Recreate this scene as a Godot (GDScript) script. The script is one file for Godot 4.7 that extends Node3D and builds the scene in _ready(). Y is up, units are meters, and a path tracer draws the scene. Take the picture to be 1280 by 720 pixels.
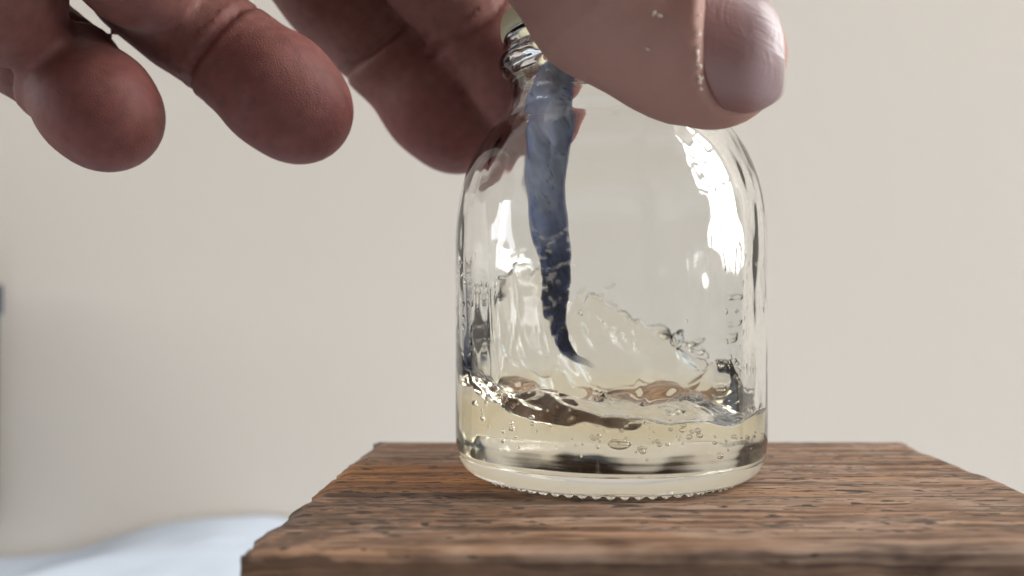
extends Node3D
# A hand swirls a small glass bottle on a weathered wooden block, by the light of a window to the right.

const F := 1150.0                               # focal length in pixels of a 1280 x 720 frame
var cam_at := Vector3(-0.01585, 0.0264, 0.147)  # the bottle's base is the origin

func at(px: float, py: float, d: float) -> Vector3:
	return cam_at + Vector3((px - 640.0) / F * d, (384.0 - py) / F * d, -d)

# ------------------------------------------------------------------ helpers
func lin(r: float, g: float, b: float) -> Color:
	return Color(r, g, b).linear_to_srgb()

func mat(called: String, c: Color, rough: float, spec := 0.5) -> StandardMaterial3D:
	var m := StandardMaterial3D.new()
	m.resource_name = called
	m.albedo_color = c
	m.roughness = rough
	m.metallic_specular = spec
	return m

func glass(called: String, c: Color, ior: float, rough := 0.0) -> StandardMaterial3D:
	var m := mat(called, c, rough)
	m.albedo_color.a = 0.0
	m.transparency = BaseMaterial3D.TRANSPARENCY_ALPHA
	m.refraction_enabled = true
	m.refraction_scale = (ior - 1.0) / 10.0
	return m

func tag(o: Node, label: String, category := "", group := "", kind := "") -> void:
	if label: o.set_meta("label", label)
	if category: o.set_meta("category", category)
	if group: o.set_meta("group", group)
	if kind: o.set_meta("kind", kind)

func base(called: String, where := Vector3.ZERO) -> Node3D:
	var o := Node3D.new()
	o.name = called
	add_child(o, true)
	o.position = where
	return o

func obj(called: String, m: Mesh, material: Material, parent: Node = self) -> MeshInstance3D:
	var o := MeshInstance3D.new()
	o.name = called
	o.mesh = m
	o.material_override = material
	parent.add_child(o, true)
	return o

func arrays(v: PackedVector3Array, idx: PackedInt32Array, n := PackedVector3Array(), uv := PackedVector2Array(), col := PackedColorArray()) -> ArrayMesh:
	var a := []
	a.resize(Mesh.ARRAY_MAX)
	a[Mesh.ARRAY_VERTEX] = v
	a[Mesh.ARRAY_INDEX] = idx
	if n.size() == 0: n = normals_of(v, idx)
	a[Mesh.ARRAY_NORMAL] = n
	if uv.size(): a[Mesh.ARRAY_TEX_UV] = uv
	if col.size(): a[Mesh.ARRAY_COLOR] = col
	var m := ArrayMesh.new()
	m.add_surface_from_arrays(Mesh.PRIMITIVE_TRIANGLES, a)
	return m

func normals_of(v: PackedVector3Array, idx: PackedInt32Array) -> PackedVector3Array:
	var n := PackedVector3Array()
	n.resize(v.size())
	for t in range(0, idx.size(), 3):
		var a := v[idx[t]]
		var c := (v[idx[t + 2]] - a).cross(v[idx[t + 1]] - a)   # clockwise fronts
		n[idx[t]] += c
		n[idx[t + 1]] += c
		n[idx[t + 2]] += c
	for i in n.size(): n[i] = n[i].normalized()
	return n

func noise(s: int, freq: float, oct := 3, ridged := false) -> FastNoiseLite:
	var n := FastNoiseLite.new()
	n.seed = s
	n.noise_type = FastNoiseLite.TYPE_SIMPLEX_SMOOTH
	n.frequency = freq
	n.fractal_type = FastNoiseLite.FRACTAL_RIDGED if ridged else FastNoiseLite.FRACTAL_FBM
	n.fractal_octaves = oct
	return n

func noise_tex(s: int, freq: float, size := 512, oct := 4) -> NoiseTexture2D:
	var t := NoiseTexture2D.new()
	t.noise = noise(s, freq, oct)
	t.width = size
	t.height = size
	t.seamless = true
	return t

# a sheet of rows x cols points, faces wound so that the front is where (down a row) x (along a row) points away
func sheet_index(rows: int, cols: int, flip := false) -> PackedInt32Array:
	var idx := PackedInt32Array()
	for i in rows - 1:
		for j in cols - 1:
			var a := i * cols + j
			if flip: idx.append_array([a, a + cols, a + 1, a + 1, a + cols, a + cols + 1])
			else: idx.append_array([a, a + 1, a + cols, a + 1, a + cols + 1, a + cols])
	return idx

func smooth_chain(p: Array, steps: int) -> Array:
	var out := []
	for i in p.size() - 1:
		var a: Vector2 = p[maxi(i - 1, 0)]
		var b: Vector2 = p[i]
		var c: Vector2 = p[i + 1]
		var d: Vector2 = p[mini(i + 2, p.size() - 1)]
		for k in steps:
			out.append(b.cubic_interpolate(c, a, d, float(k) / steps))
	out.append(p[p.size() - 1])
	return out

# ------------------------------------------------------------------ bottle
const INNER := [[22.8, 3.6], [22.95, 5.0], [23.05, 7.2], [23.1, 9.0], [23.1, 16.0], [23.1, 24.0], [23.1, 32.0], [23.0, 37.6], [22.3, 43.6], [20.6, 48.4], [18.2, 52.2], [15.7, 55.2], [14.4, 58.4], [14.1, 62.0], [14.2, 66.0], [14.3, 68.4], [14.4, 69.0]]
const OUTER := [[14.8, 69.3], [15.6, 69.4], [16.4, 69.4], [17.0, 69.3], [17.25, 68.9], [17.3, 68.0], [17.2, 67.0], [17.45, 66.5], [17.9, 65.8], [17.95, 65.0], [17.6, 64.2], [16.8, 63.5], [16.2, 62.4], [16.1, 60.6], [16.4, 58.6], [17.7, 56.2], [20.2, 53.4], [22.5, 49.6], [24.2, 44.6], [24.95, 38.6], [25.0, 32.0], [25.0, 24.0], [25.0, 16.0], [25.0, 8.0], [24.9, 5.4], [24.5, 3.4], [23.7, 1.75], [22.6, 0.85], [21.6, 0.45], [21.1, 0.0], [20.3, 0.0], [19.7, 0.5], [14.0, 0.8], [0.0, 0.9]]

func inner_radius(y: float) -> float:
	for i in range(0, INNER.size() - 1):
		if y <= INNER[i + 1][1]:
			return lerpf(INNER[i][0], INNER[i + 1][0], clampf((y - INNER[i][1]) / (INNER[i + 1][1] - INNER[i][1]), 0, 1))
	return 14.7

func build_bottle() -> void:
	var b := base("glass_bottle", Vector3(-0.0004, 0, 0))
	b.scale = Vector3(0.977, 1.0, 0.977)
	tag(b, "small clear glass bottle with rounded shoulders held at its neck on the wooden block", "bottle")
	var inside := smooth_chain(INNER.map(func(p): return Vector2(p[0], p[1])), 4)
	var outside := smooth_chain(OUTER.map(func(p): return Vector2(p[0], p[1])), 4)
	var prof := inside + outside
	var segs := 384
	var wob := noise(5, 0.16, 2)
	var wob2 := noise(6, 0.09, 2)
	var v := PackedVector3Array()
	var n_in := inside.size()
	for i in prof.size():
		var p: Vector2 = prof[i]
		for s in segs + 1:
			var a := TAU * (s % segs) / segs
			var c := Vector2(sin(a), cos(a))
			var r := p.x
			var y := p.y
			var amp := clampf((y - 4.0) / 6.0, 0, 1) * clampf((p.x - 4.0) / 6.0, 0, 1)
			if i < n_in:
				r += amp * (0.08 * wob.get_noise_3d(c.x * r, y * 0.6, c.y * r) + 0.16 * wob2.get_noise_3d(c.x * r, y * 0.5, c.y * r))
			else:
				r += amp * 0.02 * wob2.get_noise_3d(c.x * r + 90.0, y * 0.5, c.y * r)
				if y < 0.5 and p.x > 19.6:      # knurled bearing ring
					var k := absf(cos(a * 33.0))
					y = maxf(0.0, y + (0.75 * (1.0 - k) if p.x < 21.9 else 0.25 * (1.0 - k)))
			v.append(Vector3(c.x * r, y, c.y * r) * 0.001)
	var idx := sheet_index(prof.size(), segs + 1)
	var n := normals_of(v, idx)
	for i in prof.size():                        # close the seam
		var m := (n[i * (segs + 1)] + n[i * (segs + 1) + segs]).normalized()
		n[i * (segs + 1)] = m
		n[i * (segs + 1) + segs] = m
	var ring := smooth_chain([[16.0, 69.6], [17.3, 69.5], [17.7, 70.2], [17.6, 72.0], [17.0, 72.9], [16.2, 73.3], [15.3, 73.25], [14.6, 72.6], [14.4, 71.0], [14.6, 69.7], [16.0, 69.6]].map(func(p): return Vector2(p[0], p[1])), 3)
	var rv := PackedVector3Array()
	for p in ring:
		for j in 129:
			rv.append(Vector3(p.x * sin(TAU * j / 128.0), p.y, p.x * cos(TAU * j / 128.0)) * 0.001)
	var pale := mat("frosted rim", lin(0.56, 0.52, 0.36), 0.8, 0.2)
	pale.backlight_enabled = true
	pale.backlight = Color(0.5, 0.5, 0.4)
	obj("rim", arrays(rv, sheet_index(ring.size(), 129)), pale, b)
	obj("bottle_body", arrays(v, idx, n), glass("clear bottle glass", lin(0.975, 0.98, 0.97), 1.5), b)

# ------------------------------------------------------------------ liquid
# height of the swirling liquid at the wall, by angle from the front towards the right
const SWIRL := [[0, 11.8], [40, 10.8], [70, 12.0], [95, 14.0], [125, 17.5], [150, 21.5], [175, 26.5], [200, 31.5], [218, 33.5], [235, 30.0], [255, 25.0], [275, 20.0], [300, 15.5], [330, 13.8], [360, 11.8]]
var n_ripple := noise(21, 0.14, 3)
var n_fine := noise(22, 0.42, 2)
var n_ridge := noise(23, 0.10, 2, true)

func wall_height(a: float) -> float:
	var deg := fposmod(rad_to_deg(a), 360.0)
	for i in SWIRL.size() - 1:
		if deg <= SWIRL[i + 1][0]:
			var t: float = (deg - SWIRL[i][0]) / (SWIRL[i + 1][0] - SWIRL[i][0])
			var p: float = SWIRL[maxi(i - 1, 0)][1]
			var q: float = SWIRL[mini(i + 2, SWIRL.size() - 1)][1]
			return cubic_interpolate(SWIRL[i][1], SWIRL[i + 1][1], p, q, t)
	return 12.0

func liquid_height(x: float, z: float) -> float:
	var r := Vector2(x, z).length()
	var rho := clampf(r / 23.3, 0, 1)
	var a := atan2(x, z)
	var wall := wall_height(a)
	var climb := clampf((wall - 12.0) / 20.0, 0.0, 1.0)
	var centre := 11.2 - 0.05 * z + 0.04 * x
	var h := lerpf(centre, wall, pow(rho, lerpf(2.0, 4.5, climb)))
	var near_wall := smoothstep(0.72, 0.95, rho)
	var swirl := sin(0.42 * r + 2.0 * a + 1.2 * n_ripple.get_noise_2d(x * 0.5, z * 0.5))
	h += 1.6 * swirl * smoothstep(0.1, 0.5, rho) * (1.0 - 0.5 * near_wall)
	h += 1.3 * n_ripple.get_noise_2d(x * 0.5 + 30.0, z * 0.5) * (1.0 + 1.2 * climb)
	h += 2.8 * climb * near_wall * n_fine.get_noise_3d(x, wall * 0.4, z)
	h += 3.4 * climb * (0.35 + near_wall) * (n_ridge.get_noise_2d(x * 0.8 + 7.0, z * 0.8) - 0.3)
	return clampf(h, 6.0, 37.0)

func ball(r: Vector3, inward: bool, su := 16, sv := 10) -> ArrayMesh:
	var v := PackedVector3Array()
	var n := PackedVector3Array()
	for i in sv + 1:
		for j in su + 1:
			var e := PI * i / sv
			var a := TAU * j / su
			var d := Vector3(sin(e) * sin(a), cos(e), sin(e) * cos(a))
			v.append(d * r)
			n.append((d / r).normalized() * (-1.0 if inward else 1.0))
	return arrays(v, sheet_index(sv + 1, su + 1, inward), n)

func build_liquid() -> void:
	var t := base("yellowish_liquid", Vector3(-0.0004, 0, 0))
	t.scale = Vector3(0.977, 1.0, 0.977)
	tag(t, "pale yellow liquid swirling up the left side inside the glass bottle", "liquid")
	var clear := glass("pale yellow liquid", Color.WHITE, 1.333)
	var segs := 288
	var rings := 110
	var v := PackedVector3Array()
	var over := 0.45
	for i in rings:                                # top, from the centre to the wall
		var r := (23.1 + over) * pow(float(i) / (rings - 1), 0.66)
		for s in segs + 1:
			var a := TAU * (s % segs) / segs
			v.append(Vector3(sin(a) * r, liquid_height(sin(a) * r, cos(a) * r), cos(a) * r) * 0.001)
	var downs := 26
	for i in downs:                                # wall, down to the floor
		var k := float(i + 1) / downs
		for s in segs + 1:
			var a := TAU * (s % segs) / segs
			var h := liquid_height(sin(a) * 23.55, cos(a) * 23.55)
			var y := lerpf(h, 3.8, k)
			var r := inner_radius(y) + over
			v.append(Vector3(sin(a) * r, y, cos(a) * r) * 0.001)
	for i in 1:
		var r := 22.9
		for s in segs + 1:
			var a := TAU * (s % segs) / segs
			v.append(Vector3(sin(a) * r, 3.5, cos(a) * r) * 0.001)
	var idx := sheet_index(rings + downs + 1, segs + 1)
	var n := normals_of(v, idx)
	for i in rings + downs + 1:
		var m := (n[i * (segs + 1)] + n[i * (segs + 1) + segs]).normalized()
		n[i * (segs + 1)] = m
		n[i * (segs + 1) + segs] = m
	# thin films are nearly clear; the deep part at the bottom is yellower
	var col := PackedColorArray()
	for i in v.size():
		var deep := smoothstep(0.015, 0.011, v[i].y) * smoothstep(0.003, 0.006, v[i].y) if i >= rings * (segs + 1) and i < (rings + downs) * (segs + 1) else 0.15
		col.append(Color(0.988, 0.965, 0.90).lerp(Color(0.985, 0.875, 0.63), deep))
	clear.vertex_color_use_as_albedo = true
	obj("liquid_body", arrays(v, idx, n, PackedVector2Array(), col), clear, t)
	# air bubbles under the surface, and drops left on the glass above it
	var air := glass("air in the liquid", lin(0.98, 0.98, 0.97), 1.333)
	var rng := RandomNumberGenerator.new()
	rng.seed = 77
	var big := obj("bubble", ball(Vector3(1.55, 0.8, 0.7) * 0.001, true), air, t)
	big.position = at(777, 553, 0.127)
	var kinds := [ball(Vector3(0.34, 0.30, 0.3) * 0.001, true, 12, 8), ball(Vector3(0.5, 0.38, 0.4) * 0.001, true, 12, 8), ball(Vector3(0.2, 0.2, 0.2) * 0.001, true, 10, 7)]
	for i in 95:
		var a := rng.randf_range(-1.5, 1.6) + (0.3 if i % 3 == 0 else 0.0)
		var r := rng.randf_range(17.0, 22.2) if i % 4 else rng.randf_range(4.0, 20.0)
		var top := liquid_height(sin(a) * r, cos(a) * r) - 2.0
		var y := lerpf(5.0, top, sqrt(rng.randf()))
		if y < 4.6: continue
		var o := obj("bubble", kinds[[0, 2, 2, 1, 2][i % 5]], air, t)
		o.position = Vector3(sin(a) * r, y, cos(a) * r) * 0.001
		o.rotation.z = rng.randf_range(-0.4, 0.4)
	var curl := obj("drop", ball(Vector3(1.9, 1.7, 1.1) * 0.001, false), clear, t)
	curl.position = at(853, 424, 0.1655)
	var wet := glass("clear drop", lin(0.96, 0.94, 0.88), 1.333)
	var drops := [ball(Vector3(0.75, 0.5, 0.45) * 0.001, false), ball(Vector3(0.4, 0.42, 0.35) * 0.001, false), ball(Vector3(1.3, 0.42, 0.4) * 0.001, false)]
	for i in 130:
		var a := rng.randf_range(2.2, 4.9) if i % 3 else rng.randf_range(0.9, 2.6)
		var y := wall_height(a) + rng.randf_range(0.3, 5.0) * rng.randf()
		if i >= 70:
			a = rng.randf_range(1.25, 1.95) if i % 2 else rng.randf_range(4.35, 5.05)
			y = rng.randf_range(16.0, 36.0)
		var r := inner_radius(y) - 0.12
		var o := obj("drop", drops[i % 3], wet, t)
		o.position = Vector3(sin(a) * r, y, cos(a) * r) * 0.001
		o.rotation = Vector3(0, a, 0)
		o.rotate_object_local(Vector3(0, 0, 1), rng.randf_range(-0.7, 0.7))

func flipped(idx: PackedInt32Array) -> PackedInt32Array:
	for t in range(0, idx.size(), 3):
		var k := idx[t + 1]
		idx[t + 1] = idx[t + 2]
		idx[t + 2] = k
	return idx

# ------------------------------------------------------------------ blue strip
func build_strip() -> void:
	var path := [[716, 22, .147, 26], [700, 62, .148, 27], [693, 92, .149, 27], [687, 130, .149, 28], [682, 175, .148, 29], [680, 225, .148, 28], [683, 275, .148, 25], [691, 315, .149, 21], [693, 350, .150, 19], [693, 390, .151, 15], [703, 424, .152, 9], [722, 446, .153, 5], [746, 459, .154, 1]]
	var crush := noise(41, 260.0, 3)
	var rows := []
	for i in path.size() - 1:
		for k in 12:
			var t := k / 12.0
			var q := []
			for c in 4:
				q.append(cubic_interpolate(path[i][c], path[i + 1][c], path[maxi(i - 1, 0)][c], path[mini(i + 2, path.size() - 1)][c], t))
			rows.append(q)
	var v := PackedVector3Array()
	var col := PackedColorArray()
	var cols := 26
	for side in 2:
		for i in rows.size():
			var q: Array = rows[i]
			var c := at(q[0], q[1], q[2])
			var nx: Array = rows[mini(i + 1, rows.size() - 1)]
			var pv: Array = rows[maxi(i - 1, 0)]
			var dir := (at(nx[0], nx[1], nx[2]) - at(pv[0], pv[1], pv[2])).normalized()
			var k := float(i) / rows.size()
			var across := dir.cross(Vector3(0.25 * sin(k * 5.0), 0, 1).normalized()).normalized()
			var face := across.cross(dir).normalized()
			var low := smoothstep(0.48, 0.7, k)
			for j in cols:
				var u := -1.0 + 2.0 * j / (cols - 1)
				var w: float = q[3] * q[2] / F * (1.0 + 0.10 * low * crush.get_noise_1d(i * 0.004 + signf(u)))
				var p := c + across * u * w
				p += face * (0.0013 * u * u + (0.0004 + 0.0046 * low) * clampf(q[3] / 18.0, 0, 1) * crush.get_noise_3d(p.x, p.y, p.z))
				p += face * (0.0003 * (1.0 - u * u) + 0.00012) * (1.0 if side == 0 else -1.0)
				v.append(p)
				var pale := Color(0.20, 0.24, 0.32)
				var blue := Color(0.09, 0.13, 0.27)
				var navy := Color(0.03, 0.045, 0.12)
				var blot := crush.get_noise_3d(p.x * 0.8, p.y * 0.8, p.z * 0.8 + 4.0)
				var cc := Color(0.16, 0.175, 0.20).lerp(pale, smoothstep(0.16, 0.3, k + 0.06 * blot))
				cc = cc.lerp(blue, smoothstep(0.44, 0.55, k + 0.12 * blot))
				cc = cc.lerp(blue, 0.75 * smoothstep(0.55, 1.0, absf(u) + 0.3 * blot))
				cc = cc.lerp(navy, smoothstep(0.55, 0.70, k + 0.25 * blot))
				cc.a = lerpf(0.80, 0.96, smoothstep(0.5, 0.62, k)) - 0.3 * smoothstep(0.8, 1.0, absf(u))
				var gap := crush.get_noise_3d(p.x * 0.5 + p.y * 1.6, p.y * 2.2 - p.x * 1.2, 7.0)
				cc.a *= smoothstep(1.0, 0.86, k)
				cc.a -= 0.45 * smoothstep(0.12, 0.3, gap) * smoothstep(0.46, 0.56, k) * smoothstep(0.95, 0.8, k)
				if crush.get_noise_3d(p.x * 3.0, p.y * 3.0, p.z * 3.0 + 1.0) > 0.47: cc = cc.darkened(0.6)
				col.append(cc)
	var a := sheet_index(rows.size(), cols)
	var b := flipped(sheet_index(rows.size(), cols))
	for k in b.size(): b[k] += rows.size() * cols
	var idx := a
	idx.append_array(b)
	var half := rows.size() * cols
	for i in rows.size() - 1:                      # the two long edges
		for j in [0, cols - 1]:
			var p: int = i * cols + j
			var e := [p, p + cols, p + half, p + cols, p + cols + half, p + half]
			if j == 0: idx.append_array(e)
			else: idx.append_array([e[0], e[2], e[1], e[3], e[5], e[4]])
	idx = flipped(idx)
	var m := mat("blue strip", Color.WHITE, 0.6, 0.35)
	m.vertex_color_use_as_albedo = true
	m.transparency = BaseMaterial3D.TRANSPARENCY_ALPHA
	var o := obj("blue_strip", arrays(v, idx, PackedVector3Array(), PackedVector2Array(), col), m)
	tag(o, "blue strip hanging from the bottle's neck into the swirling liquid, crumpled and dark below", "strip")

# ------------------------------------------------------------------ hand
class Bone:
	var chain: int
	var a: Vector3
	var ab: Vector3
	var inv: float
	var ra: float
	var rd: float
	func dist(p: Vector3) -> float:
		var q := p - a
		var t := clampf(q.dot(ab) * inv, 0.0, 1.0)
		return (q - ab * t).length() - ra - rd * t

class Crease:
	var chain: int
	var at: Vector3
	var along: Vector3
	var side: Vector3
	var deep: float
	var wide: float
	var r: float

var bones: Array[Bone] = []
var creases: Array[Crease] = []
var nail := {}

func limb(chain: int, pts: Array) -> void:
	for i in pts.size() - 1:
		var b := Bone.new()
		b.chain = chain
		b.a = pts[i][0]
		b.ab = pts[i + 1][0] - b.a
		b.inv = 1.0 / b.ab.length_squared()
		b.ra = pts[i][1]
		b.rd = pts[i + 1][1] - b.ra
		bones.append(b)

func crease(chain: int, where: Vector3, along: Vector3, deep: float, wide: float, r: float) -> void:
	var c := Crease.new()
	c.chain = chain
	c.at = where
	c.along = along
	c.side = Vector3(0, 0, 1)
	c.deep = deep
	c.wide = wide
	c.r = r
	creases.append(c)

func px(x: float, y: float, d: float, r: float) -> Array:
	return [at(x, y, d), r * d / F]

func lay_hand() -> void:
	var wrist := Vector3(-0.135, 0.172, 0.062)
	var arm := Vector3(-0.190, 0.222, 0.072)
	var index := [px(670, 124, .1695, 57), px(648, 98, .1695, 59), px(592, 30, .169, 58), px(540, -40, .166, 62), px(478, -122, .158, 66), [Vector3(-0.062, 0.112, 0.012), 0.011]]
	var middle := [px(571, 154, .178, 63), px(548, 128, .178, 66), px(482, 54, .178, 62), px(420, -14, .176, 66), px(340, -102, .170, 69), [Vector3(-0.0735, 0.101, 0.018), 0.0112]]
	var ring := [px(373, 137, .150, 67.5), px(345, 112, .150, 68.5), px(285, 64, .152, 61), px(230, 18, .154, 65), px(180, -24, .154, 66), px(164, -42, .139, 65), [Vector3(-0.0795, 0.086, 0.034), 0.0108]]
	var pinky := [px(134, 148, .1425, 65), px(119, 131, .144, 67), px(76, 85, .150, 63), px(29, 51, .151, 62), px(-18, 2, .149, 66), px(-26, -20, .134, 90), [Vector3(-0.091, 0.0765, 0.045), 0.0102]]
	var thumb := [px(902, 76, .1195, 74), px(884, 66, .1195, 86), px(835, 40, .1195, 91), px(752, 2, .1195, 86), px(685, -95, .119, 88), [Vector3(-0.026, 0.088, 0.031), 0.0115], [Vector3(-0.078, 0.138, 0.058), 0.015], [wrist, 0.02]]
	limb(1, index)
	limb(2, middle)
	limb(3, ring)
	limb(4, pinky)
	limb(5, thumb)
	for f in [index, middle, ring, pinky]:
		limb(0, [f[f.size() - 1], [wrist, 0.019]])
	limb(0, [[wrist + Vector3(-0.006, -0.012, 0.0), 0.02], [arm, 0.026]])
	limb(0, [[wrist + Vector3(0.006, 0.012, 0.0), 0.02], [arm + Vector3(0.012, 0.02, 0), 0.026]])
	# flexion creases on the palm side, which faces the camera
	for c in [[1, index, 2, 1.4], [2, middle, 2, 1.6], [3, ring, 2, 1.3], [4, pinky, 2, 1.5]]:
		var f: Array = c[1]
		var p: Vector3 = f[c[2]][0]
		var d := ((f[c[2] + 1][0] as Vector3) - (f[c[2] - 1][0] as Vector3)).normalized()
		crease(c[0], p, d, c[3] * 0.001, 0.0009, f[c[2]][1])
		crease(c[0], p + d * 0.0024, d, c[3] * 0.00035, 0.0006, f[c[2]][1])
	for c in [[1, index, 2, 0.0046], [2, middle, 2, 0.0050], [3, ring, 2, -0.0030], [3, ring, 2, 0.0052], [4, pinky, 2, 0.0048], [5, thumb, 2, -0.0010], [5, thumb, 2, -0.0024], [5, thumb, 2, -0.0052], [5, thumb, 3, 0.0015], [5, thumb, 3, -0.0012], [5, thumb, 3, -0.0030], [5, thumb, 3, -0.0058]]:
		var f: Array = c[1]
		var d := ((f[c[2] + 1][0] as Vector3) - (f[c[2] - 1][0] as Vector3)).normalized()
		crease(c[0], f[c[2]][0] + d * c[3], d, 0.00022, 0.00055, f[c[2]][1])
	# the thumb's nail: a frame on the nail bed
	var ax := (at(884, 66, .1195) - at(752, 2, .1195)).normalized()
	ax = (ax + Vector3(0.06, 0.09, 0.0)).normalized()
	var up := Vector3(0.05, 0.0, 1.0)
	var nn := (up - ax * up.dot(ax)).normalized()
	nail = {"at": at(884, 66, .1195) + ax * 0.0029, "x": ax, "z": nn, "y": nn.cross(ax).normalized(), "half": 0.0059, "wide": 0.0098, "r": 0.0096}

# the nail lies on a cylinder round the thumb's axis; x runs to the tip, y round it
func nail_xy(p: Vector3) -> Vector2:
	var d: Vector3 = p - nail.at
	return Vector2(d.dot(nail.x), nail.r * atan2(d.dot(nail.y), d.dot(nail.z)))

func nail_rim(q: Vector2) -> float:            # below 0 inside the nail's outline, metres outside it
	var x: float = (q.x + 0.36 * q.y) / nail.half
	var y: float = q.y / nail.wide
	var back := pow(pow(absf(minf(x, 0.0)), 2.0) + pow(absf(y), 2.6), 1 / 2.3)
	var front := pow(pow(absf(maxf(x, 0.0)), 2.2) + pow(absf(y), 2.8), 1 / 2.5)
	return ((back if x < 0.0 else front) - 1.0) * nail.half

func nail_edge(p: Vector3) -> float:
	return nail_rim(nail_xy(p))

func on_nail(q: Vector2, lift: float) -> Vector3:
	var f: float = q.y / nail.r
	var r: float = nail.r + lift - maxf(q.x, 0.0) * q.x / 0.013
	return nail.at + nail.x * q.x + (nail.z * cos(f) + nail.y * sin(f)) * r

func smin(a: float, b: float, k: float) -> float:
	var h := maxf(k - absf(a - b), 0.0) / k
	return minf(a, b) - h * h * k * 0.25

func hand_field(p: Vector3, near: Array[Bone], folds: Array[Crease] = [], nailed := false) -> float:
	var f := PackedFloat32Array([1.0, 1.0, 1.0, 1.0, 1.0, 1.0])
	for b in near:
		var d := b.dist(p)
		var c := b.chain
		if f[c] > 0.9: f[c] = d
		else: f[c] = smin(f[c], d, 0.010 if c == 0 else 0.004)
	for c in folds:
		var v := f[c.chain]
		if v < 0.003 and v > -0.003:
			var q := p - c.at
			var s := q.dot(c.along)
			if absf(s) < 0.007:
				var side := q.dot(c.side)
				var across := (q - c.along * s - c.side * side).length() / c.r
				s += 0.0016 - 0.0022 * across * across
				f[c.chain] += c.deep * exp(-(s * s) / (c.wide * c.wide)) * smoothstep(-0.5, 0.3, side / c.r)
	if nailed and absf(f[5]) < 0.005 and (p - nail.at).dot(nail.z) > 0.0:
		var q := nail_xy(p)
		var e := nail_rim(q)
		if e < 0.004:
			f[5] -= 0.0009 * exp(-pow((e - 0.0010) / 0.0008, 2.0)) * smoothstep(0.003, -0.002, q.x)
			f[5] += 0.0012 * smoothstep(0.0002, -0.0006, e)
	var best := f[0]
	for c in range(1, 6):
		if f[c] < 0.9: best = minf(best, smin(f[0], f[c], 0.012) if f[0] < 0.9 else f[c])
	return best

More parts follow.
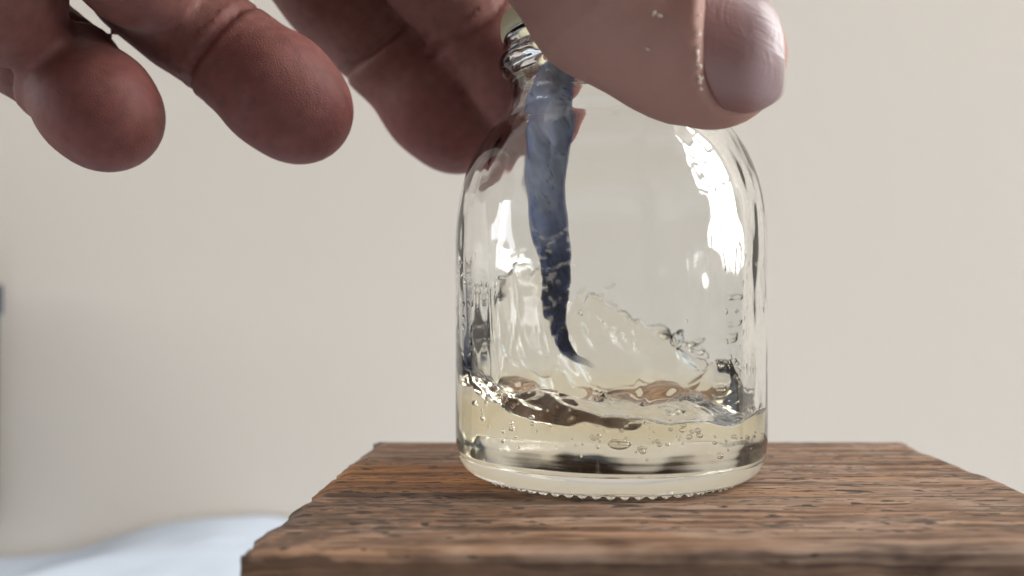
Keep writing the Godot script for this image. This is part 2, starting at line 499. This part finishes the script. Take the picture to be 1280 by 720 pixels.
func build_hand() -> void:
	lay_hand()
	var cell := 0.0009
	var block := 8
	var lo := Vector3(1, 1, 1)
	var hi := -lo
	for b in bones:
		for e in [[b.a, b.ra], [b.a + b.ab, b.ra + b.rd]]:
			lo = lo.min(e[0] - Vector3.ONE * (e[1] + 0.004))
			hi = hi.max(e[0] + Vector3.ONE * (e[1] + 0.004))
	var step := cell * block
	var nb := Vector3i(((hi - lo) / step).ceil())
	var value := {}
	var todo := []
	for bz in nb.z:
		for by in nb.y:
			for bx in nb.x:
				var c := lo + (Vector3(bx, by, bz) + Vector3.ONE * 0.5) * step
				var near: Array[Bone] = []
				var m := 1.0
				for b in bones:
					var d := b.dist(c)
					m = minf(m, d)
					if d < step * 0.9 + 0.013: near.append(b)
				if m < step * 0.9 + 0.003 and near.size():
					var fc := hand_field(c, near)
					if absf(fc) < step * 0.9 + 0.0025:
						var folds: Array[Crease] = []
						for k in creases:
							if c.distance_to(k.at) < k.r + 0.016: folds.append(k)
						todo.append([Vector3i(bx, by, bz), near, folds, c.distance_to(nail.at) < 0.025])
	# field at the corners of every block that the skin may cross
	var verts := PackedVector3Array()
	var norms := PackedVector3Array()
	var slot := {}
	var signs := {}
	var w := block + 1
	for job in todo:
		var bo: Vector3i = job[0] * block
		var g := PackedFloat32Array()
		g.resize(w * w * w)
		var i := 0
		var near: Array[Bone] = job[1]
		var folds: Array[Crease] = job[2]
		var nailed: bool = job[3]
		for z in w:
			for y in w:
				for x in w:
					g[i] = hand_field(lo + Vector3(bo.x + x, bo.y + y, bo.z + z) * cell, near, folds, nailed)
					i += 1
		for z in block:
			for y in block:
				for x in block:
					var o := x + w * (y + w * z)
					var inside := 0
					for k in 8:
						if g[o + (k & 1) + w * ((k >> 1) & 1) + w * w * (k >> 2)] < 0.0: inside += 1
					if inside == 0 or inside == 8: continue
					var sum := Vector3.ZERO
					var cnt := 0
					for e in [[0, 1], [2, 3], [4, 5], [6, 7], [0, 2], [1, 3], [4, 6], [5, 7], [0, 4], [1, 5], [2, 6], [3, 7]]:
						var p: int = e[0]
						var q: int = e[1]
						var a := g[o + (p & 1) + w * ((p >> 1) & 1) + w * w * (p >> 2)]
						var b := g[o + (q & 1) + w * ((q >> 1) & 1) + w * w * (q >> 2)]
						if (a < 0.0) != (b < 0.0):
							var t := a / (a - b)
							sum += Vector3(p & 1, (p >> 1) & 1, p >> 2).lerp(Vector3(q & 1, (q >> 1) & 1, q >> 2), t)
							cnt += 1
					var id := Vector3i(bo.x + x, bo.y + y, bo.z + z)
					slot[id] = verts.size()
					verts.append(lo + (Vector3(id) + sum / cnt) * cell)
					norms.append(Vector3(g[o + 1] + g[o + 1 + w] + g[o + 1 + w * w] - g[o] - g[o + w] - g[o + w * w], g[o + w] + g[o + w + 1] + g[o + w + w * w] - g[o] - g[o + 1] - g[o + w * w], g[o + w * w] + g[o + w * w + 1] + g[o + w * w + w] - g[o] - g[o + 1] - g[o + w]).normalized())
					var s := 0
					if (g[o] < 0.0) != (g[o + 1] < 0.0): s |= 1
					if (g[o] < 0.0) != (g[o + w] < 0.0): s |= 2
					if (g[o] < 0.0) != (g[o + w * w] < 0.0): s |= 4
					if g[o] < 0.0: s |= 8
					signs[id] = s
	var idx := PackedInt32Array()
	var dirs := [Vector3i(1, 0, 0), Vector3i(0, 1, 0), Vector3i(0, 0, 1)]
	for id in signs:
		var s: int = signs[id]
		for k in 3:
			if not s & (1 << k): continue
			var u: Vector3i = dirs[(k + 1) % 3]
			var t: Vector3i = dirs[(k + 2) % 3]
			var a: int = slot.get(id, -1)
			var b: int = slot.get(id - u, -1)
			var c: int = slot.get(id - u - t, -1)
			var d: int = slot.get(id - t, -1)
			if a < 0 or b < 0 or c < 0 or d < 0: continue
			if s & 8: idx.append_array([a, c, b, a, d, c])
			else: idx.append_array([a, b, c, a, c, d])
	norms = normals_of(verts, idx)
	# skin tone: redder at the finger tips and in the folds, mottled
	var mot := noise(61, 90.0, 3)
	var mot2 := noise(62, 420.0, 2)
	var col := PackedColorArray()
	var tips := [at(670, 124, .1695), at(570, 153, .178), at(372, 136, .150), at(141, 148, .144)]
	for i in verts.size():
		var p := verts[i]
		var c := Color(0.195, 0.080, 0.064)
		var red := 0.0
		for q in tips: red = maxf(red, 1.0 - p.distance_to(q) / 0.022)
		c = c.lerp(Color(0.20, 0.066, 0.056), clampf(red * 1.6, 0, 1))
		c = c.lerp(Color(0.245, 0.115, 0.095), clampf(0.4 + 1.2 * mot.get_noise_3d(p.x, p.y, p.z), 0, 1) * 0.5)
		c = c.darkened(clampf(0.22 * mot2.get_noise_3d(p.x, p.y, p.z) + 0.08, 0, 1))
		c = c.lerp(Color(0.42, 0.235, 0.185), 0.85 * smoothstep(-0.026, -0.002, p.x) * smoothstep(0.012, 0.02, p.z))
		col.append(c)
	var skin := mat("skin", Color.WHITE, 0.6, 0.35)
	skin.vertex_color_use_as_albedo = true
	skin.subsurf_scatter_enabled = true
	skin.subsurf_scatter_strength = 0.10
	skin.heightmap_enabled = true
	skin.heightmap_texture = noise_tex(63, 0.05)
	skin.heightmap_scale = 0.007
	skin.uv1_triplanar = true
	skin.uv1_scale = Vector3.ONE * 90.0
	var h := base("hand")
	tag(h, "bare hand reaching in from above, thumb in front of the bottle's neck and fingers behind", "hand")
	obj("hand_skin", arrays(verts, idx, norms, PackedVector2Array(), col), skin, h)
	build_nail(h)

func build_nail(h: Node) -> void:
	var near := bones.filter(func(b): return b.chain == 5)
	var v := PackedVector3Array()
	var uv := PackedVector2Array()
	var rows := 44
	var cols := 64
	var rid := noise(71, 1.0, 2)
	for i in rows:
		var q := float(i) / (rows - 1)
		for j in cols:
			var a := TAU * j / (cols - 1)
			var c := Vector2(cos(a), sin(a))
			var far := 0.0                             # out to the nail's outline along this ray
			var step := 0.0016
			while step > 0.00001:
				if nail_rim(c * (far + step)) < 0.00015: far += step
				else: step *= 0.5
			var w := c * far * sqrt(q)
			v.append(on_nail(w, 0.00012 - 0.0006 * smoothstep(0.86, 1.0, q) + 0.00004 * rid.get_noise_2d(w.y * 2600.0, w.x * 120.0)))
			uv.append(w * 60.0)
	var tone := PackedColorArray()
	for w in uv:
		var x := w.x / 60.0 / 0.0059 + 0.36 * w.y / 60.0 / 0.0059
		var c := Color(0.28, 0.14, 0.125).lerp(Color(0.34, 0.22, 0.215), smoothstep(-0.3, 0.5, x + 0.4 * w.y))
		c = c.lerp(Color(0.20, 0.085, 0.07), 0.7 * smoothstep(0.55, 0.95, -w.y / 60.0 / 0.0098))
		tone.append(c.lerp(Color(0.38, 0.30, 0.27), smoothstep(0.80, 0.93, x)))
	var m := mat("nail", Color.WHITE, 0.36, 0.5)
	m.vertex_color_use_as_albedo = true
	m.heightmap_enabled = true
	m.heightmap_texture = streak_tex()
	m.heightmap_scale = 0.003
	m.clearcoat_enabled = true
	m.clearcoat = 0.15
	m.clearcoat_roughness = 0.3
	var idx := sheet_index(rows, cols)
	var n := normals_of(v, idx)
	var flip: bool = n[cols * 20].dot(nail.z) < 0.0
	if flip: idx = flipped(idx)
	var o := obj("thumb_nail", arrays(v, idx, PackedVector3Array(), uv, tone), m, h)
	tag(o, "broad ridged thumb nail with dry skin at its cuticle")
	# dry flakes along the cuticle and on the knuckle side
	var dry := mat("dry skin", lin(0.75, 0.60, 0.50), 0.8)
	var rng := RandomNumberGenerator.new()
	rng.seed = 9
	for i in 26:
		var a := PI + rng.randf_range(-0.15, 1.2)
		var c := Vector2(cos(a), sin(a))
		var out := 0.0
		var lim := 0.0002 + rng.randf() * 0.0004
		while nail_rim(c * out) < lim and out < 0.02: out += 0.0001
		if i > 21: out += 0.0035 + 0.0008 * (i - 21)
		var lift := 0.003
		var p := on_nail(c * out, lift)
		for k in 80:
			var f := hand_field(p, near, [], true)
			if f < 0.00002: break
			lift -= f * 0.7
			p = on_nail(c * out, lift)
		var s := Vector3(rng.randf_range(0.2, 0.55), rng.randf_range(0.15, 0.38), 0.16) * 0.001
		var fl := obj("skin_flake", flake(rng, s), dry, h)
		fl.position = p
		fl.rotation = Vector3(rng.randf_range(-0.6, 0.6), rng.randf_range(-0.6, 0.6), rng.randf_range(0, TAU))

func flake(rng: RandomNumberGenerator, s: Vector3) -> ArrayMesh:
	var v := PackedVector3Array()
	for k in 7:
		var a := -TAU * k / 7
		v.append(Vector3(cos(a) * rng.randf_range(0.5, 1.0), sin(a) * rng.randf_range(0.5, 1.0), rng.randf_range(-0.2, 0.6)) * s)
	v.append(Vector3(0, 0, 1.0) * s)
	v.append(Vector3(0, 0, -0.6) * s)
	var idx := PackedInt32Array()
	for k in 7:
		idx.append_array([7, k, (k + 1) % 7])
		idx.append_array([8, (k + 1) % 7, k])
	return arrays(v, idx)

func streak_tex() -> ImageTexture:
	var n := noise(73, 1.0, 3)
	var d := PackedByteArray()
	for y in 128:
		for x in 256:
			d.append(int(clampf(0.5 + 0.5 * n.get_noise_2d(x * 0.012, y * 0.22), 0, 1) * 255))
	return ImageTexture.create_from_image(Image.create_from_data(256, 128, false, Image.FORMAT_L8, d))

# ------------------------------------------------------------------ wooden block
const BW := 0.106      # width
const BD := 0.083      # depth
const BH := 0.048

func wood_maps() -> Array:
	var w := 1400
	var h := 1024
	var broad := noise(81, 1.0, 2)
	var grain := noise(82, 1.0, 3)
	var fibre := noise(83, 1.0, 2)
	var pit := noise(84, 1.0, 2)
	var warp := noise(85, 1.0, 2)
	var wear := noise(86, 1.0, 3)
	var lines := noise(87, 1.0, 2, true)
	var c := PackedByteArray()
	var b := PackedByteArray()
	c.resize(w * h * 3)
	b.resize(w * h)
	var i := 0
	for y in h:
		for x in w:
			var u := x / float(w) * 12.0
			var v := y / float(h) * 13.5
			var vv := v + 0.07 * warp.get_noise_2d(u * 0.5, v * 0.8) + 0.025 * warp.get_noise_2d(u * 1.9 + 40.0, v * 3.0)
			var g := grain.get_noise_2d(u * 0.14, vv * 2.6)
			var f := fibre.get_noise_2d(u * 0.22, vv * 6.5)
			var ff := fibre.get_noise_2d(u * 0.55 + 60.0, vv * 17.0)
			var p := pit.get_noise_2d(u * 2.2, vv * 8.0)
			var q := broad.get_noise_2d(u * 0.30, vv * 0.9)
			var wr := wear.get_noise_2d(u * 1.1, v * 1.9)
			var busy := clampf(0.55 + 1.1 * broad.get_noise_2d(u * 0.4 + 30.0, vv * 1.1), 0.1, 1.0)
			var t := clampf(0.52 + 0.75 * g + 0.35 * wr + (0.60 * f + 0.55 * ff) * busy, 0, 1)
			var col := Color(0.085, 0.042, 0.023).lerp(Color(0.38, 0.215, 0.125), t)
			# orange heartwood band at the back left, grey worn wood to the right and front
			var hot := smoothstep(6.4, 2.6, u + 1.2 * g) * smoothstep(1.0, 0.4, absf(vv - 4.4 - 0.3 * g) / 1.8)
			col = col.lerp(Color(0.18, 0.062, 0.018).lerp(Color(0.52, 0.225, 0.068), t), hot)
			var grey := clampf(0.08 + 1.4 * q + 0.06 * u + 0.8 * wr, 0, 1) * (1.0 - hot)
			col = col.lerp(Color(0.15, 0.095, 0.066).lerp(Color(0.45, 0.31, 0.22), t), grey * 0.65)
			var worn := smoothstep(4.8, 1.2, u) * smoothstep(5.0, 6.0, v)
			var dark := smoothstep(0.37, 0.45, p + 0.30 * wr - 0.06 + 0.22 * worn - 0.35 * smoothstep(7.6, 8.3, v))
			var slit := smoothstep(0.36, 0.42, fibre.get_noise_2d(u * 0.6 + 9.0, vv * 6.0)) * smoothstep(-0.1, 0.15, wr - 0.5 * smoothstep(7.6, 8.3, v))
			var stain := smoothstep(-0.12, 0.25, wear.get_noise_2d(u * 1.2 + 20.0, vv * 3.4) + 0.3 * f) * smoothstep(4.6, 1.0, u) * smoothstep(5.2, 6.2, v)
			col = col.lerp(Color(0.035, 0.022, 0.016), clampf(dark * 0.9 + slit * 0.85 + stain * 0.6, 0, 0.92))
			var line := smoothstep(0.84, 0.93, lines.get_noise_2d(u * 0.13, vv * 1.3)) * smoothstep(-0.15, 0.2, wr)
			col = col.lerp(Color(0.05, 0.028, 0.02), line * 0.75)
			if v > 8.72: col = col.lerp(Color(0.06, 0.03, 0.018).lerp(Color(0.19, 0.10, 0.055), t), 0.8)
			var s := col.linear_to_srgb()
			c[i * 3] = int(s.r * 255)
			c[i * 3 + 1] = int(s.g * 255)
			c[i * 3 + 2] = int(s.b * 255)
			b[i] = int(clampf(0.62 + 0.15 * g + 0.25 * f * busy + 0.1 * ff - 0.4 * dark - 0.35 * slit - 0.3 * line, 0, 1) * 255)
			i += 1
	return [ImageTexture.create_from_image(Image.create_from_data(w, h, false, Image.FORMAT_RGB8, c)), ImageTexture.create_from_image(Image.create_from_data(w, h, false, Image.FORMAT_L8, b))]

func build_block() -> void:
	var maps := wood_maps()
	var m := mat("weathered wood", Color.WHITE, 0.62, 0.4)
	m.albedo_texture = maps[0]
	m.heightmap_enabled = true
	m.heightmap_texture = maps[1]
	m.heightmap_scale = 0.022
	var b := base("wooden_block", Vector3(0, 0, 0))
	tag(b, "weathered brown wooden block with ragged edges under the glass bottle", "wooden block")
	# the block's corners in the plane of its top: front left, back left, back right, front right
	var fl := Vector2(-0.0460, 0.0468)
	var bl := Vector2(-0.0432, -0.0350)
	var br := Vector2(0.0617, -0.0350)
	var fr := Vector2(0.0575, 0.0462)
	var rag := noise(91, 85.0, 3)
	var chip := noise(92, 420.0, 2)
	var top := noise(93, 60.0, 2)
	var cols := 220
	var rows := 150
	var skirt := 16
	var v := PackedVector3Array()
	var uv := PackedVector2Array()
	var R := rows + 2 * skirt
	var C := cols + 2 * skirt
	for i in R:
		for j in C:
			var s := clampf(float(j - skirt) / (cols - 1), 0, 1)
			var t := clampf(float(i - skirt) / (rows - 1), 0, 1)
			# skirts go down the sides
			var dj := maxi(skirt - j, j - (skirt + cols - 1))
			var di := maxi(skirt - i, i - (skirt + rows - 1))
			var down := maxi(maxi(dj, di), 0)
			var p := bl.lerp(br, s).lerp(fl.lerp(fr, s), t)
			var k := pow(float(down) / skirt, 2.2)
			var y := -BH * k
			# ragged sides: the ends of the grain at the left and right are rougher than the front and back
			var dl := s * BW
			var dr := (1.0 - s) * BW
			var db := t * BD
			var df := (1.0 - t) * BD
			var rough := rag.get_noise_2d(p.x * 0.6, p.y) * 0.0012 + chip.get_noise_3d(p.x, y * 0.6, p.y) * 0.0005
			var wl := smoothstep(0.006, 0.0, dl)
			var wr := smoothstep(0.006, 0.0, dr)
			var wb := smoothstep(0.004, 0.0, db)
			var wf := smoothstep(0.004, 0.0, df)
			var bulge := 0.0006 * sin(minf(1.0, k * 6.0) * PI * 0.5)
			p.x += (wl - wr) * rough - (wl - wr) * (bulge - 0.0004)
			p.y += (wb * 0.45 - wf * 0.10) * rough - (wb - wf) * (bulge - 0.0004)
			# rounded arris: lower near the edge, more at the left and back corners
			var e := minf(minf(dl, dr), minf(db, df))
			var arris := 0.0005 + 0.0001 * rag.get_noise_2d(p.x + 0.3, p.y)
			if minf(dl, dr) < minf(db, df): arris += 0.0007
			y -= arris * pow(clampf(1.0 - e / (arris * 2.2), 0, 1), 2.0)
			if down == 0:
				y += 0.00022 * top.get_noise_2d(p.x * 0.25, p.y * 2.2) * smoothstep(0.0, 0.006, e)
				var rr := p.length()
				y = minf(y, lerpf(-0.00002, 0.0004, smoothstep(0.021, 0.03, rr)))
			v.append(Vector3(p.x, y, p.y))
			var q := Vector2((p.x + 0.053) / 0.120, (p.y + 0.040) / 0.135)
			if di > 0 and i > R / 2: q.y += BH * k / 0.135
			elif di > 0: q.y -= BH * k / 0.135
			if dj > 0: q.x += BH * k / 0.120 * (1 if j > C / 2 else -1)
			uv.append(q)
	var idx := sheet_index(R, C)
	obj("block_body", arrays(v, idx, PackedVector3Array(), uv), m, b)

# ------------------------------------------------------------------ setting
const WALL_Z := -0.36

func build_setting() -> void:
	# cream wall
	var wm := mat("cream wall paint", lin(0.85, 0.762, 0.662), 0.85, 0.3)
	wm.heightmap_enabled = true
	wm.heightmap_texture = noise_tex(101, 0.02)
	wm.heightmap_scale = 0.008
	wm.uv1_triplanar = true
	wm.uv1_scale = Vector3.ONE * 6.0
	var box := BoxMesh.new()
	box.size = Vector3(3.4, 2.6, 0.08)
	var w := obj("wall", box, wm)
	w.position = Vector3(0.1, 0.9, WALL_Z - 0.04)
	tag(w, "plain cream wall behind the hand and the bottle", "", "", "structure")
	# white cloth
	var n := noise(111, 7.0, 3)
	var v := PackedVector3Array()
	var rows := 110
	var cols := 200
	for i in rows:
		for j in cols:
			var x := lerpf(-0.55, 0.6, float(j) / (cols - 1))
			var z := lerpf(WALL_Z + 0.003, 0.30, float(i) / (rows - 1))
			var y := lerpf(-0.050, -0.087, smoothstep(0.02, -0.34, z))
			y += 0.006 * n.get_noise_2d(x, z) * smoothstep(0.055, 0.1, Vector2(maxf(absf(x) - 0.06, 0.0), maxf(absf(z) - 0.06, 0.0)).length() + 0.05)
			y -= 0.004 * smoothstep(-0.05, -0.2, z)
			y += 0.004 * exp(-pow((x + 0.155) / 0.04, 2.0)) * smoothstep(-0.05, -0.3, z)
			y -= 0.016 * smoothstep(-0.19, -0.27, x) * smoothstep(-0.05, -0.3, z)
			y -= 0.20 * smoothstep(-0.088, -0.03, x) * smoothstep(-0.045, -0.13, z)   # it hangs down behind the block
			v.append(Vector3(x, y, z))
	var cm := mat("white cotton", lin(0.57, 0.62, 0.69), 0.9, 0.2)
	cm.heightmap_enabled = true
	cm.heightmap_texture = noise_tex(112, 0.2)
	cm.heightmap_scale = 0.02
	cm.uv1_triplanar = true
	cm.uv1_scale = Vector3.ONE * 30.0
	var c := obj("white_cloth", arrays(v, sheet_index(rows, cols)), cm)
	tag(c, "soft white cloth spread behind and under the wooden block", "cloth")

func build_box() -> void:
	var b := base("dark_blue_box", Vector3(-0.362, -0.094, -0.308))
	tag(b, "dark blue box standing at the left edge against the wall", "box")
	var body := BoxMesh.new()
	body.size = Vector3(0.14, 0.122, 0.08)
	var m := mat("dark blue card", lin(0.03, 0.037, 0.055), 0.6)
	obj("box_body", body, m, b).position = Vector3(0, 0.061, 0)
	var lid := BoxMesh.new()
	lid.size = Vector3(0.143, 0.016, 0.083)
	obj("lid", lid, m, b).position = Vector3(0, 0.1245, 0)

func pane_light(win: Node3D, size: Vector2, where: Vector3, glow: Color, energy: float) -> void:
	var q := QuadMesh.new()
	q.size = size
	var m := mat("daylit pane", Color(0.1, 0.1, 0.1), 0.3)
	m.emission_enabled = true
	m.emission = glow
	m.emission_energy_multiplier = 2.0
	var p := obj("window_pane", q, m, win)
	p.position = where
	var l := AreaLight3D.new()
	l.name = "pane_light"
	win.add_child(l, true)
	l.position = where + Vector3(0, 0, 0.004)
	l.rotation.y = PI
	l.area_size = size
	l.area_normalize_energy = false
	l.light_energy = energy
	l.light_color = glow
	l.area_range = 8.0
	l.shadow_enabled = true

func build_window(called: String, where: Vector3, turn: float, size: Vector2, nx: int, ny: int, glow: Color, energy: float, label: String) -> void:
	var win := base(called, where)
	win.rotation.y = turn
	tag(win, label, "window")
	var bar := 0.075
	var pw := (size.x - bar * (nx + 1)) / nx
	var ph := (size.y - bar * (ny + 1)) / ny
	var white := mat("white window paint", lin(0.75, 0.75, 0.73), 0.4)
	for i in nx + 1:
		var b := BoxMesh.new()
		b.size = Vector3(bar, size.y, 0.05)
		obj("window_bar", b, white, win).position = Vector3(-size.x / 2 + bar / 2 + i * (pw + bar), 0, 0)
	for j in ny + 1:
		for i in nx:
			var b := BoxMesh.new()
			b.size = Vector3(pw, bar, 0.045)
			obj("window_rail", b, white, win).position = Vector3(-size.x / 2 + bar + pw / 2 + i * (pw + bar), -size.y / 2 + bar / 2 + j * (ph + bar), 0)
	for i in nx:
		for j in ny:
			pane_light(win, Vector2(pw, ph), Vector3(-size.x / 2 + bar + pw / 2 + i * (pw + bar), -size.y / 2 + bar + ph / 2 + j * (ph + bar), -0.012), glow, energy)

# ------------------------------------------------------------------
func _ready() -> void:
	var cam := Camera3D.new()
	cam.name = "camera"
	add_child(cam)
	cam.position = cam_at
	cam.rotation.x = atan(24.0 / F)
	cam.fov = rad_to_deg(2.0 * atan(360.0 / F))
	cam.near = 0.01
	cam.far = 20.0
	var lens := CameraAttributesPhysical.new()
	lens.frustum_focal_length = 12.0 / (360.0 / F)
	lens.frustum_focus_distance = 0.134
	lens.frustum_near = 0.01
	lens.frustum_far = 20.0
	lens.exposure_aperture = 19.0
	cam.attributes = lens
	cam.current = true
	var env := Environment.new()
	env.background_mode = Environment.BG_COLOR
	env.background_color = lin(0.14, 0.136, 0.13)
	env.tonemap_mode = Environment.TONE_MAPPER_LINEAR
	env.tonemap_exposure = 1.52
	env.sdfgi_enabled = true
	env.ssao_enabled = true
	env.ssil_enabled = true
	var we := WorldEnvironment.new()
	we.name = "world_environment"
	we.environment = env
	add_child(we)
	build_window("window", Vector3(2.3, 2.10, 0.26), -PI / 2, Vector2(1.22, 4.0), 3, 5, Color(0.975, 0.985, 0.99), 3.3, "tall daylit window with white bars on the right, mirrored in the bottle")
	build_window("narrow_window", Vector3(-1.7, 0.95, -0.04), PI / 2, Vector2(0.60, 1.7), 1, 3, Color(0.95, 0.97, 1.0), 1.25, "narrow daylit window on the left, lighting the wall and the cloth")
	build_setting()
	build_box()
	build_block()
	build_bottle()
	build_liquid()
	build_strip()
	build_hand()
